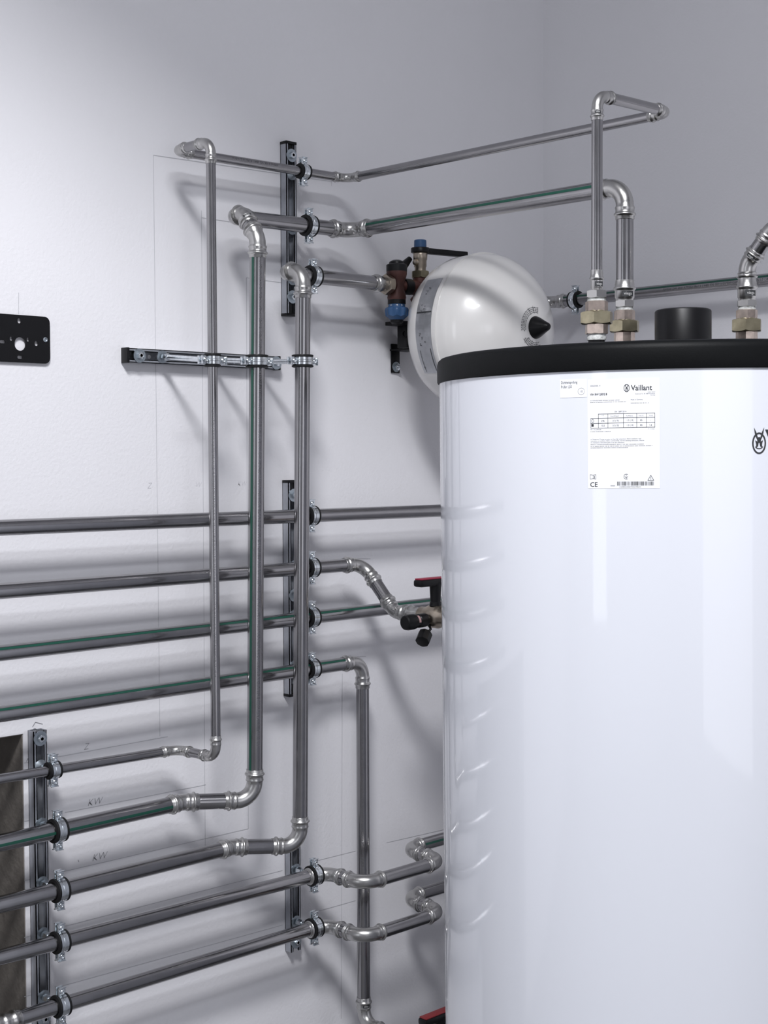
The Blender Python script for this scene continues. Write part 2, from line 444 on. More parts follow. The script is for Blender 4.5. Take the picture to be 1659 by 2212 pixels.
rail('slotted vertical zinc rail beside the dark wall recess carrying five pipes', XL, z6, z7 - z6, True, caps=(False, False), bolts=[z7 - z6 - .014, bl(z6, 2200, 95)])
hx0 = P(272, 771, y=-.02).x; hx1 = P(606, 780, y=-.02).x; hz = (zat(300, 771, -.02) + zat(590, 781, -.02)) / 2
rail('horizontal zinc rail with black end caps behind the three vertical riser pipes', hx0 + .008, hz, hx1 - hx0 - .014, False, bolts=[.022, hx1 - hx0 - .020])

# ------------------------------------------------------------------ pipe clamps
def clamp(label, c, axis, d, wall_y=-0.020, group='rubber lined pipe clamps', wall_n=V((0, 1, 0)), flip=False, rod_end=None):
    c = V(c); a = V(axis).normalized(); n = wall_n; e = a.cross(n).normalized()
    if flip: e = -e
    r = d / 2; out = -n
    dist = abs((c - V((0, 0, 0))).dot(n) - wall_y) if n.y else abs(c.x - wall_y)
    if rod_end is not None:
        n = (rod_end - c); dist = n.length; n.normalize(); e = a.cross(n).normalized(); n2 = e.cross(a).normalized(); out = -n2
    root = thing('pipe_clamp', label, 'pipe clamp', tuple(c + n * dist), group)
    rt = 0.0042
    # rubber lining: wide ring with rolled rims
    bm = bmesh.new(); h = 0.0125
    pr = [(-h, r + .0005), (-h, r + rt), (-h + .001, r + rt + .0022), (-h + .0035, r + rt + .0024), (-h + .0050, r + rt), (h - .0050, r + rt), (h - .0035, r + rt + .0024), (h - .001, r + rt + .0022), (h, r + rt), (h, r + .0005), (-h, r + .0005)]
    lathe(bm, c, a, pr, 40, caps=False); finish(bm, 'rubber_lining', M['rubber'], root)
    bm = bmesh.new(); h = 0.0072; q = r + rt
    lathe(bm, c, a, [(-h, q), (-h, q + .0018), (-h * .3, q + .0018), (-h * .2, q + .0026), (h * .2, q + .0026), (h * .3, q + .0018), (h, q + .0018), (h, q), (-h, q)], 40, caps=False)
    finish(bm, 'band', M['shiny'], root)
    rm = Matrix((a, e, out)).transposed()          # columns a,e,out
    for sg in (-1, 1):
        ce = c + e * sg * (q + .0075)
        bm = bmesh.new()
        for k in (-1, 1):
            box(bm, ce + out * (.0038 * k), (.0150, .0165, .0018), rm, bev=.0007)
            box(bm, ce + out * (.0055 * k) + e * sg * .0078, (.0150, .0016, .0040), rm, bev=.0005)
        finish(bm, 'clamp_ear', M['shiny'], root)
        bm = bmesh.new(); s0 = ce + out * .0046
        lathe(bm, s0 - out * .017, out, [(0, .0026), (.017, .0026), (.017, .0052), (.0195, .0050), (.0208, .0036), (.0208, .0026), (.019, .0024), (.019, .0001)], 20)
        finish(bm, 'screw', M['shiny'], root)
    bm = bmesh.new()
    g = dist - q
    if g > 0.004:
        b0 = c + n * q
        hexnut(bm, b0 + n * .0005, n, min(.009, g * .5), .0068, .2)
        if g > .03:
            lathe(bm, b0, n, [(0, .0048), (g - .022, .0048), (g - .022, .0040), (g - .004, .0040)], 20)
            hexnut(bm, c + n * (dist - .020), n, .015, .0062, .3)
        else:
            lathe(bm, b0, n, [(0, .004), (g + .006, .004)], 16)
        finish(bm, 'threaded_rod', M['shiny'], root)
        bm = bmesh.new()
        s0 = c + n * dist
        if g <= .03: lathe(bm, s0, -n, [(0, .004), (0, .0125), (.0016, .0125), (min(g, .008), .0075), (min(g, .012), .0070), (min(g, .012), .004)], 30)
        else: lathe(bm, s0, -n, [(0, .004), (0, .0125), (.0016, .0125), (.0018, .004)], 30)
        finish(bm, 'base_washer', M['washer'], root)
    return root

# ------------------------------------------------------------------ pipes
D1, D2, D3, DH = .0180, .0305, .0300, .0278
EX = V((1, 0, 0)); EY = V((0, 1, 0)); EZ = V((0, 0, 1)); CV = V((-.7, -.71, 0))   # CV: towards the viewer
s1, s2, s3, sh, sz = -.057, -.073, -.085, -.074, -.078
# --- thin pipe (circulation): left elbow, along wall, out across the room to the tank
a0 = P(376, 326, y=s1); xe = a0.x
r1t = P(455, 303, x=xe); r1t.z = a0.z + .001
r1b = P(470, 1636, x=xe)
c1 = P(750, 386, y=s1); zH1 = P(560, 356.5, y=s1).z
g1x = c1.x
g1e = P(1446, 243, x=g1x)
A = P(1290, 205, y=g1e.y)
TX, TY, TR = 1.990, -.924, .367
lidz = P(1432, 735, x=TX - TR * .82).z
A_low = V((A.x, A.y, P(1286, 591, y=g1e.y).z))
low1 = P(385, 1619, y=-.062)
_l = P(-60, 1692, y=-.062); lefty1 = low1 + (_l - low1) * ((low1.x - .95) / (low1.x - _l.x))
pipe_run('pipe_run', 'thin steel pipe rising vertically, leftmost of the three risers, then running to the tank top',
         [lefty1, low1, V((low1.x + .012, r1b.y, r1b.z)) if False else V((r1b.x - .004, r1b.y, (r1b.z + low1.z) / 2 - .0)), V((r1t.x, r1t.y, r1t.z)), V((a0.x, a0.y, a0.z)), c1, g1e, A, A_low], D1,
         tags=[(5, -1, CV), (7, 1, CV)], sock=1.05, bend=1.25,
         prints=[(2, CV, 'DVGW TW DW-8501BT0 15x1,0 EN 10312 1.4401 X1 ' * 4, .12, .006), (4, CV + V((0, 0, .3)), 'DVGW TW 15x1,0 1.4401 EN 10312 DVGW', .1, .007)])
# --- second pipe (hot): riser, 45 degree bends, along the wall and to the tank
a0 = P(499, 468, y=s2); xe = a0.x
r2 = P(557, 560, x=xe)
r2b = P(550, 1738, x=r2.x)
c2 = P(758, 498.5, y=s2)
g2e = P(1350, 401, x=c2.x)
B_low = V((g2e.x, g2e.y, P(1350, 613, x=c2.x).z))
low2 = P(393, 1733, y=-.075); _l = P(-80, 1839, y=-.075); left2 = low2 + (_l - low2) * ((low2.x - .95) / (low2.x - _l.x))
yy = r2.y
pipe_run('pipe_run', 'thick steel riser with green stripe, middle of three, running on to the tank top',
         [left2, low2, V((r2b.x, r2b.y, (r2b.z + low2.z) / 2)), V((xe, yy, a0.z - (s2 - yy) * .62 )), V((xe, s2 + (yy - s2) * .48, a0.z)), V((xe, s2, a0.z)), c2, g2e, B_low], D2,
         stripes=[(2, V((-.98, -.25, 0))), (0, V((-.5, -.85, -.02))), (6, V((-.7, 0, .24)))], tags=[(6, -1, CV), (4, -1, CV + V((0, 0, .8)))], sock=.8,
         prints=[(2, V((-.35, -.95, 0)), 'LINOX1 RESISTANT 1.4401 BI SINUTE INOX 28 X 1,2 MM  28x1,2 1.4401 X1,2 MM DVGW DW-8501  ' * 3, .06, .0085)])
# --- third pipe (cold): riser to the safety group
a0 = P(607, 598, y=s3); xe3 = a0.x
r3 = P(655, 640, x=xe3); r3b = P(648, 1840, x=xe3)
low3 = P(500, 1830, y=sz); _l = P(-80, 1974, y=sz); left3 = low3 + (_l - low3) * ((low3.x - .95) / (low3.x - _l.x))
sv = P(857, 617, y=s3)
pipe_run('pipe_run', 'plain steel riser nearest the tank, rightmost of the three, ending at the brown safety valve',
         [left3, low3, V((r3b.x, r3b.y, (r3b.z + low3.z) / 2)), V((xe3, r3.y, sv.z)), V((xe3, s3, sv.z)), V((sv.x - .058, s3, sv.z))], D3, sock=.8, bend=1.1)
# --- four level heating pipes
hp = []
L1 = (P(0, 1140, y=sh), P(951, 1103, y=sh)); zz = (L1[0].z + L1[1].z) / 2
def hline(pxl, pyl, pxr, pyr, s, x0=-.25):
    a = P(pxl, pyl, y=s); b = P(pxr, pyr, y=s); z = (a.z + b.z) / 2; sl = (b.z - a.z) / (b.x - a.x)
    return lambda x: V((x, s, a.z + sl * (x - a.x)))
h1 = hline(0, 1140, 951, 1103, sh); h2 = hline(0, 1277, 690, 1225, sh); h3 = hline(0, 1411, 690, 1331.6, sh); h4 = hline(0, 1543, 691, 1441.6, sh)
x2 = P(784, 1217, y=sh).x
XS = .95
pipe_run('pipe_run', 'topmost level steel pipe crossing behind the risers and disappearing behind the tank', [h1(XS), h1(XW - .10)], DH, 'level heating pipes on the wall',
         prints=[(0, CV + V((0, 0, -.6)), 'DVGW DW-8501AT2552 28x1,2 1.4401 EN 10312 ' * 2, .35, .006)])
p = h2(x2); q = P(853, 1322, x=x2)
DV = abs(q.y - p.y)
q = V((x2, q.y, p.z - DV)); vy = P(1010, 1340, x=x2).y
pipe_run('pipe_run', 'second level steel pipe bending down and outwards to the brass ball valve', [h2(XS), p, q, V((x2, P(905, 1330, x=x2).y, q.z))], DH, 'level heating pipes on the wall', sock=.9)
pipe_run('pipe_run', 'third level steel pipe with a green stripe, passing behind the brass ball valve', [h3(XS), h3(XW - .10)], DH, 'level heating pipes on the wall', stripes=[(0, V((-.5, -.7, .55)))])
x4 = P(783, 1440, y=sh).x; p4 = h4(x4)
bz = P(783, 2212, y=sh).z
pipe_run('pipe_run', 'lowest level steel pipe turning straight down beside the tank', [h4(XS), p4, V((x4, sh, bz)), V((x4, vy - .16, bz))], DH, 'level heating pipes on the wall',
         stripes=[(0, V((-.5, -.65, .60)))], tags=[(2, -1, V((-.4, -.9, 0)))],
         prints=[(1, CV, 'DVGW DW-8501AT2552 28x1,2 1.4401 EN 10312 ' * 3, .05, .006)])
# --- two zigzag pipes under them
def zigzag(pyl, pyr, pym, label, stripe):
    ln = hline(0, pyl, 650, pyr, sz)
    xa = P(703, 1890, y=sz).x; a = ln(xa); o = P(786, 1912, x=xa).y
    x1 = P(957, 1862, y=o).x
    run = pipe_run('pipe_run', label, [ln(XS), a, V((xa, o, a.z)), V((x1, o, a.z)), V((x1, sz, a.z + .002)), V((XW - .1, sz, a.z + .002))], DH, 'pipes zigzagging round the drop pipe',
                   sock=.55, bend=1.35, stripes=[(4, V((-.5, -.75, .2)))] if stripe else [])
    return ln
zl1 = zigzag(2068, 1898, 0, 'upper zigzag steel pipe stepping round the vertical drop pipe', True)
zl2 = zigzag(2212, 2013, 0, 'lower zigzag steel pipe stepping round the vertical drop pipe', False)
# press coupling on the lowest pipe at the frame edge, belongs to a branch in front of the recess
# --- pipe on the right wall
xg = XW - .060
g3a = P(1212, 652, x=xg); g3b = P(1593, 612.3, x=xg); gz = (g3a.z + g3b.z) / 2
pipe_run('pipe_run', 'striped steel pipe along the right wall behind the tank fittings',
         [V((2.42, -.062, gz - .006)), V((xg, -.062, gz)), V((xg, -2.6, gz + .01))], DH, stripes=[(1, V((-.75, -.1, .42)))],
         prints=[(1, V((-1, 0, .1)), 'DVGW DW-8501AT2552 28x1,2 1.4401 EN 10312 ' * 3, .3, .008)])
# --- third tank connection
C = V((2.20, -.955, 0)); cpx = P(1613, 700, x=C.x); C.y = cpx.y
C_low = V((C.x, C.y, P(1613, 606, x=C.x).z)); C_el = V((C.x, C.y, P(1612, 572, x=C.x).z))
C2 = C_el + V((0, -.052, .060))
pipe_run('pipe_run', 'short steel pipe bending off the rightmost tank union at the photo edge', [C_low, C_el, C2, C2 + V((0, -.5, .003))], DH * 1.02, sock=.62, bend=1.2, tags=[(1, 1, CV + V((0, 0, .5)))])

top2, bot2 = V((xe, yy, P(499, 468, y=s2).z - (s2 - yy) * .62)), V((r2b.x, r2b.y, (r2b.z + low2.z) / 2))
top3, bot3 = V((xe3, r3.y, sv.z)), V((r3b.x, r3b.y, (r3b.z + low3.z) / 2))
# ------------------------------------------------------------------ clamps on the pipes
def zrun(a, b, x): return a.z + (b.z - a.z) * (x - a.x) / (b.x - a.x)
clamp('small rubber lined clamp on the thin pipe, topmost of the short upper rail', V((XR, s1, zrun(P(376, 326, y=s1), c1, XR))), EX, D1)
clamp('rubber lined clamp on the thick pipe, middle of the short upper rail', V((XR, s2, zrun(P(499, 468, y=s2), c2, XR))), EX, D2)
clamp('rubber lined clamp half behind the right riser, lowest of the short upper rail', V((XR, s3, sv.z)), EX, D3)
nm = ['topmost', 'second', 'third', 'lowest']
for i, h in enumerate((h1, h2, h3, h4)):
    clamp('rubber lined clamp mostly hidden behind the right riser, %s on the long middle rail' % nm[i], h(XR), EX, DH)
for ln, nmz in ((zl1, 'upper'), (zl2, 'lower')):
    clamp('rubber lined clamp round the %s zigzag pipe on the lowest rail' % nmz, ln(XR), EX, DH * 1.08)
for (a, b, s, d, t) in ((lefty1, low1, -.062, D1, 'small clamp on the thin pipe, topmost beside the wall recess'), (left2, low2, -.075, D2, 'clamp on the green striped pipe, second from top beside the wall recess'), (left3, low3, sz, D3, 'clamp on the plain pipe, third of five beside the wall recess')):
    clamp(t, V((XL, s, zrun(a, b, XL))), EX, d)
clamp('clamp on the upper zigzag pipe, fourth of five beside the wall recess', zl1(XL), EX, DH)
clamp('clamp on the lower zigzag pipe, lowest of five beside the wall recess', zl2(XL), EX, DH)
def vz(top, bot, z):
    t = (z - bot.z) / (top.z - bot.z); return V((bot.x + (top.x - bot.x) * t, bot.y + (top.y - bot.y) * t, z))
clamp('small clamp on a long rod holding the thin left riser', k1 := vz(r1t, V((r1b.x - .004, r1b.y, r1b.z)), hz - .0135), EZ, D1, group='clamps on the horizontal rail', rod_end=V((k1.x - .004, -.020, hz)))
clamp('clamp on a rod holding the green striped middle riser', k2 := vz(top2, bot2, hz - .0095), EZ, D2, group='clamps on the horizontal rail', rod_end=V((k2.x - .004, -.020, hz)))
clamp('clamp on a rod holding the plain right riser past the rail end', k3 := vz(top3, bot3, hz - .0040), EZ, D3, group='clamps on the horizontal rail', rod_end=V((k3.x - .003, -.0005, hz)))
gcl = P(1243, 640, x=xg)
clamp('rubber lined clamp on the right wall pipe beside the white vessel', V((xg, gcl.y, gz)), EY, DH, wall_y=XW, wall_n=V((1, 0, 0)), flip=True)

# ------------------------------------------------------------------ hot water tank
tank = thing('hot_water_tank', 'large white cylindrical hot water tank with black lid in the right foreground', 'water tank', (TX, TY, 0))
bot = lidz - .036
def tk(bm, name, m, smooth=35): return finish(bm, name, m, tank, smooth)
bm = bmesh.new(); lathe(bm, (TX, TY, .03), EZ, [(0, TR - .01), (0, TR), (bot - .03, TR), (bot - .03, TR - .02)], 160); body = tk(bm, 'shell', M['tank'])
bm = bmesh.new(); lathe(bm, (TX, TY, 0), EZ, [(0, TR - .03), (.03, TR - .03)], 64); tk(bm, 'plinth', M['blackp'])
bm = bmesh.new(); lr = TR + .0035
lathe(bm, (TX, TY, bot), EZ, [(-.003, TR + .0008), (-.003, lr - .001), (-.001, lr), (.026, lr), (.032, lr - .0015), (.036, lr - .006), (.038, lr - .014), (.0385, lr - .03), (.0385, .01)], 160); tk(bm, 'lid', M['lid'])
ltop = bot + .0385
capc = P(1476, 700, y=TY + .0)
capc = V((capc.x, TY, 0)); rr = .0445 * (capc - V((0, -2.3, 0))).length / 2.36
zt = P(1476, 669, x=capc.x).z
bm = bmesh.new(); lathe(bm, (capc.x, capc.y, ltop), EZ, [(0, rr), (zt - ltop - .004, rr), (zt - ltop - .0015, rr - .0015), (zt - ltop, rr - .005), (zt - ltop, .002)], 64); tk(bm, 'black_cap', M['blackp'])

def union(px, pys, X, Y, top, d, label, thread=False, leftmost=False):
    """brass union screwed into the lid; pys: pixel rows of adapter/hex1/union/nut/lower"""
    u = thing('pipe_union', label, 'pipe fitting', (X, Y, ltop), 'brass unions on the tank lid')
    zz = [P(px, p_, x=X, ).z for p_ in pys]; r = d / 2
    # press adapter
    bm = bmesh.new(); L = top - zz[0]
    lathe(bm, (X, Y, zz[0]), EZ, [(0, r * .9), (0, r * 1.0), (L * .10, r * 1.04), (L * .14, r * 1.12), (L * .46, r * 1.12), (L * .50, r * 1.16), (L * .56, r * 1.30), (L * .62, r * 1.30), (L * .70, r * 1.14), (L * .80, r * 1.14), (L * .86, r * 1.09), (L, r * 1.09), (L, r * .99)], 40)
    ad = finish(bm, 'press_adapter', M['fit'], u, 50)
    black_tag(ad, V((X, Y, zz[0] + L * .30)), EZ, V((-.5, -.75, 0)) if not leftmost else V((-.45, -.85, 0)), r * 1.12, .022 * d / .03 if d > .02 else .015, .0095 if d > .02 else .008)
    bm = bmesh.new(); hexnut(bm, (X, Y, zz[1]), EZ, zz[0] - zz[1], .0155, .4); finish(bm, 'hex_collar', M['fit'], u)
    bm = bmesh.new(); hh = zz[1] - zz[2]
    lathe(bm, (X, Y, zz[2]), EZ, [(0, .0150), (hh * .3, .0158), (hh * .5, .0145), (hh * .7, .0155), (hh, .0135)], 24); finish(bm, 'thread_seal', M['hemp'], u)
    bm = bmesh.new(); hexnut(bm, (X, Y, zz[3]), EZ, zz[2] - zz[3], .0168, .15, sides=8); finish(bm, 'tailpiece', M['bronze'], u)
    bm = bmesh.new(); hexnut(bm, (X, Y, zz[4]), EZ, zz[3] - zz[4], .0238, .55); lathe(bm, (X, Y, zz[3]), EZ, [(0, .018), (.002, .017)], 30); finish(bm, 'union_nut', M['brass'], u)
    bm = bmesh.new()
    low = zz[5] if thread else ltop - .001
    hexnut(bm, (X, Y, low), EZ, zz[4] - low, .0170, .3, sides=8); finish(bm, 'lower_hex', M['bronze'], u)
    if thread:
        bm = bmesh.new(); lathe(bm, (X, Y, zz[5] - .010), EZ, [(0, .0150), (.004, .0158), (.007, .0148), (.010, .0150)], 24); finish(bm, 'thread_seal', M['hemp'], u)
        bm = bmesh.new(); lathe(bm, (X, Y, ltop - .001), EZ, [(0, .0135), (zz[5] - .010 - ltop + .001, .0135)], 24); finish(bm, 'tank_stub', M['blackp'], u)
    return u
union(1285, (628, 645, 652, 674, 701, 722), A.x, A.y, A_low.z + .006, D1, 'brass union under the thin pipe, leftmost on the tank lid, with pale thread seal', True, True)
union(1350, (649, 664, 671, 693, 718, 740), g2e.x, g2e.y, B_low.z + .006, D2, 'brass union under the thick pipe, right of the leftmost union')
union(1613, (649, 663, 670, 690, 717, 740), C.x, C.y, C_low.z + .004, DH * 1.02, 'brass union right of the black cap at the photo edge')

# labels on the tank (u = arc length, v = height)
def tank_uv(px, py):
    # intersection of pixel ray with the tank cylinder
    d = F_ * FPX + R_ * (px - 829.5) - U_ * (py - 1106.0)
    ox, oy = CAM.x - TX, CAM.y - TY; aa = d.x ** 2 + d.y ** 2; bb = 2 * (ox * d.x + oy * d.y); cc = ox * ox + oy * oy - TR * TR
    t = (-bb - math.sqrt(bb * bb - 4 * aa * cc)) / (2 * aa); p_ = CAM + d * t
    f = V((CAM.x - TX, CAM.y - TY)).normalized(); sx_, sy_ = -f.y, f.x     # axis x f
    q_ = V((p_.x - TX, p_.y - TY)).normalized()
    return TR * math.atan2(q_.x * sx_ + q_.y * sy_, q_.dot(f)), p_.z
FACE = V((CAM.x - TX, CAM.y - TY, 0))
def tmap(h): return around((TX, TY, 0), EZ, FACE, TR + h)
u0, v0 = tank_uv(1268, 1053); u1, v1 = tank_uv(1424, 815)
LW, LH = u1 - u0, v1 - v0
fl = Flat(); fl.rect(u0, v0, u1, v1, 24, 1); lab = fl.make('data_label', M['paper'], tmap(.0004), tank)
pr = Flat()
def lx(t): return u0 + LW * (t - 475) / (1552 - 475)       # zoomed label coordinates
def ly(t): return v1 - LH * (t - 100) / (1755 - 100)
k = LW / (1552 - 475)
pr.text('Vaillant', lx(1135), ly(280), 112 * k, bold=.00015, sx=.93)
pr.ring(lx(1070), ly(243), 44 * k, 58 * k, 9 * k)
def hare(fl_, cx, cy, s):
    for sg in (-1, 1):
        fl_.poly([(cx + sg * 4 * s, cy + 10 * s), (cx + sg * 14 * s, cy + 42 * s), (cx + sg * 26 * s, cy + 66 * s), (cx + sg * 22 * s, cy + 38 * s), (cx + sg * 14 * s, cy + 14 * s)])
        fl_.poly([(cx + sg * 2 * s, cy - 6 * s), (cx + sg * 20 * s, cy + 4 * s), (cx + sg * 15 * s, cy - 14 * s), (cx + sg * 16 * s, cy - 32 * s), (cx + sg * 5 * s, cy - 24 * s)])
    fl_.poly([(cx - 12 * s, cy + 14 * s), (cx, cy + 20 * s), (cx + 12 * s, cy + 14 * s), (cx + 8 * s, cy - 2 * s), (cx, cy - 8 * s), (cx - 8 * s, cy - 2 * s)])
    fl_.ring(cx, cy - 26 * s, 20 * s, 12 * s, 4 * s, PI, 2 * PI, 10)
hare(pr, lx(1070), ly(246), k)
pr.text('VIH RW 250/2 B', lx(515), ly(342), 44 * k, bold=.0001, sx=.86)
pr.text('CE', lx(505), ly(1730), 100 * k, bold=.0001)
for (x0, y0, x1, y1) in ((640, 622, 1485, 628), (520, 686, 1485, 692), (520, 762, 1485, 768), (520, 834, 1485, 840), (520, 686, 526, 840)) + tuple((x, 622, x + 6, 840) for x in (638, 783, 1018, 1214, 1358, 1480)):
    pr.rect(lx(x0), ly(y1), lx(x1), ly(y0), 12 if x1 - x0 > 100 else 1)
for row, yb in ((('246', '1,0 (10)', '1,3 (13)', '85', '-'), 742), (('10,5', '1,0 (10)', '1,3 (13)', '85', '1,6'), 815)):
    for t_, xc in zip(row, (710, 900, 1118, 1285, 1420)): pr.text(t_, lx(xc), ly(yb), 38 * k, 'CENTER', sx=.9)
pr.rect(lx(532), ly(815), lx(568), ly(775)); pr.ring(lx(553), ly(727), 18 * k, 26 * k, 5 * k)
random.seed(9); x = 922
while x < 1465:
    wd = random.choice((3, 4, 6, 9)); pr.rect(lx(x), ly(1712), lx(min(x + wd, 1470)), ly(1652)); x += wd + random.choice((3, 4, 6, 8))
# warning triangle, book and recycling-like mark
def tri(r_): return [(lx(1420) + r_ * k * math.cos(a), ly(1608) + r_ * k * math.sin(a)) for a in (PI / 2, PI / 2 + 2 * PI / 3, PI / 2 + 4 * PI / 3)]
T0, T1 = tri(56), tri(44)
for i in range(3): pr.poly([T0[i], T0[(i + 1) % 3], T1[(i + 1) % 3], T1[i]])
pr.rect(lx(1417), ly(1614), lx(1423), ly(1580)); pr.rect(lx(1417), ly(1626), lx(1423), ly(1620))
for a, b in (((508, 1545), (508, 1612)), ((555, 1552), (555, 1606)), ((600, 1545), (600, 1612)), ((508, 1545), (555, 1552)), ((555, 1552), (600, 1545)), ((508, 1612), (555, 1604)), ((555, 1604), (600, 1612))): pr.line((lx(a[0]), ly(a[1])), (lx(b[0]), ly(b[1])), 5 * k)
pr.text('i', lx(572), ly(1598), 50 * k, bold=.0002)
pr.ring(lx(1060), ly(1576), 40 * k, 40 * k, 5 * k, .9, 2 * PI - .9)
pr.line((lx(1060), ly(1610)), (lx(1060), ly(1545)), 5 * k); pr.line((lx(1035), ly(1570)), (lx(1060), ly(1600)), 5 * k); pr.line((lx(1060), ly(1600)), (lx(1085), ly(1570)), 5 * k)
sm = pr
for t_, x_, y_, s_, al in (('0020223000_01', 518, 206, 26, 'LEFT'), ('Vaillant GmbH', 1490, 316, 20, 'RIGHT'), ('Berghauser Str. 40, 42859 Remscheid,', 1490, 340, 20, 'RIGHT'), ('Germany', 1490, 362, 20, 'RIGHT'),
                           ('en: Indirectly heated domestic hot water cylinder', 515, 427, 24, 'LEFT'), ('Made in Germany', 1130, 427, 26, 'LEFT'), ('EN 12897:2016', 890, 605, 30, 'LEFT'),
                           ('V [l]', 692, 652, 20, 'LEFT'), ('Pmax [MPa(bar)]', 825, 668, 20, 'LEFT'), ('Pt [MPa(bar)]', 1060, 668, 20, 'LEFT'), ('Tmax [C]', 1243, 668, 20, 'LEFT'), ('A [m2]', 1397, 668, 20, 'LEFT'),
                           ('PV = 27,5 kWh/24h', 518, 868, 22, 'LEFT'), ('V1 = 0 mm/s', 1480, 870, 20, 'RIGHT'), ('en: Dangerous! Coming out water can have high temperature. Before installation, read', 518, 1014, 23, 'LEFT'),
                           ('instructions on installation. Before commissioning, read the operating instructions. Observe', 518, 1040, 23, 'LEFT'), ('the maintenance instructions given in the user instructions.', 518, 1066, 23, 'LEFT'), ('0020223', 820, 1722, 22, 'LEFT'), ('21203880022300067390020578866N4', 950, 1740, 22, 'LEFT')):
    sm.text(t_, lx(x_), ly(y_), s_ * k * 1.05, al, sx=.9)
for yb, xs in ((447, (515, 1060)), (470, (1130, 1395)), (890, (518, 828)), (1087, (518, 1320)), (1113, (518, 1448)), (1138, (518, 1090))):
    x = xs[0]
    while x < xs[1]:
        wd = random.uniform(10, 22); sm.rect(lx(x), ly(yb + 3), lx(min(x + wd, xs[1])), ly(yb - 2)); x += wd + random.choice((4, 4, 12))
pr.make('label_printing', M['ink'], tmap(.0007), lab)
# inspection sticker
a_, b_ = tank_uv(1209, 857); c_, d_ = tank_uv(1267, 816)
fl = Flat(); fl.rect(a_, b_, c_, d_, 10, 1); st = fl.make('inspection_sticker', M['paper'], tmap(.00035), tank)
q_ = Flat(); hgt = d_ - b_
q_.text('Dichtheitspr\u00fcfung', a_ + .0015, b_ + hgt * .76, hgt * .22, sx=.62); q_.text('Pr\u00fcfer: L50', a_ + .0015, b_ + hgt * .52, hgt * .22, sx=.66)
q_.ring(c_ - .0085, b_ + hgt * .32, .005, .005, .0003); q_.text('10', c_ - .0105, b_ + hgt * .26, hgt * .16)
q_.make('label_printing', M['ink'], tmap(.0006), st)
# logo
lu, lv = tank_uv(1638, 955); s_ = .0266 / 66
lg = Flat(); hare(lg, lu, lv + .001, s_ * .72); lg.ring(lu, lv - .002, .0103, .0150, .0022)
tu, tv = tank_uv(1650, 967); lg.text('Vaillant', tu + .001, tv, .036, bold=.0002)
lg.make('front_logo', M['ink'], tmap(.0005), tank)

# the tank leans very slightly
_ax = V((F_.x, F_.y, 0)).normalized(); _pv = V((TX, TY, ltop))
_rt = Matrix.Rotation(math.radians(-0.45), 4, _ax)
_mt = Matrix.Translation(_pv) @ _rt @ Matrix.Translation(-_pv) @ Matrix.Translation(V((TX, TY, 0)))
tank.location = _mt.to_translation(); tank.rotation_euler = _mt.to_euler()
# ------------------------------------------------------------------ expansion vessel
VX = 2.335
vb = P(1151, 708, x=VX); vz0 = vb.z; y0v = vb.y            # front apex
ves = thing('expansion_vessel', 'glossy white round expansion vessel with black cone cap behind the tank', 'expansion vessel', (VX, 0, vz0))
off = -.366 - y0v
prof = [(.080, .001), (.081, .030), (.087, .062), (.098, .095), (.114, .124), (.134, .146), (.155, .158), (.178, .1645), (.205, .1655), (.229, .1655), (.229, .1680), (.2345, .1680), (.2345, .1650), (.250, .1630), (.270, .1560), (.292, .1425), (.314, .1230), (.334, .0980), (.350, .0700), (.360, .0450), (.3645, .0260), (.3655, .001)]
def smoothprof(p_, n=5):
    out = []
    for i in range(len(p_) - 1):
        p0 = p_[max(i - 1, 0)]; p1 = p_[i]; p2 = p_[i + 1]; p3 = p_[min(i + 2, len(p_) - 1)]
        sharp = 8 <= i <= 12
        for j in range(1 if sharp else n):
            t = j / n
            if sharp: out.append(p1); continue
            out.append(tuple(.5 * (2 * p1[c] + (p2[c] - p0[c]) * t + (2 * p0[c] - 5 * p1[c] + 4 * p2[c] - p3[c]) * t * t + (3 * p1[c] - p0[c] - 3 * p2[c] + p3[c]) * t ** 3) for c in (0, 1)))
    out.append(p_[-1]); return out
bm = bmesh.new(); lathe(bm, (VX, off, vz0), -EY, prof, 96); finish(bm, 'shell', M['vessel'], ves, 40)
def vr(y):       # radius at distance y from wall
    for (a, ra), (b, rb) in zip(prof, prof[1:]):
        if a <= y <= b and b > a: return ra + (rb - ra) * (y - a) / (b - a)
    return .1
bm = bmesh.new(); lathe(bm, (VX, off - .362, vz0), -EY, [(0, .024), (.004, .0235), (.010, .021), (.022, .0145), (.030, .0105), (.036, .0075), (.039, .0045), (.040, .001)], 40); finish(bm, 'cone_cap', M['blackp'], ves, 60)
# foil band sticker round the left side
fl = Flat(); A0, A1 = math.radians(141), math.radians(214)
fl.rect(A0, .176, A1, .222, 24, 5)
def vmap(h): return lambda t, y: V((VX + (vr(y) + h) * math.cos(t), off - y, vz0 + (vr(y) + h) * math.sin(t)))
fo = fl.make('foil_sticker', M['silver'], vmap(.0006), ves)
fl = Flat()
for t_, y_ in ((150, .200), (152, .195), (163, .190), (166, .198), (169, .203), (184, .190), (187, .196), (190, .203), (209, .185)):
    fl.ring(math.radians(t_), y_, .013, .0022, .0009, n=14)
random.seed(12)
for t_ in (149, 151, 154, 164, 167, 168, 185, 188, 191, 192):
    y_ = random.uniform(.186, .206); fl.rect(math.radians(t_), y_, math.radians(t_) + random.uniform(.004, .012), y_ + random.uniform(.001, .004))
fl.rect(math.radians(195), .2145, math.radians(212), .2157, 8); fl.rect(math.radians(196), .184, math.radians(213), .1850, 8)
fl.rect(math.radians(168), .178, math.radians(169), .220, 1, 3)
fl.make('label_printing', M['ink'], vmap(.0012), fo)
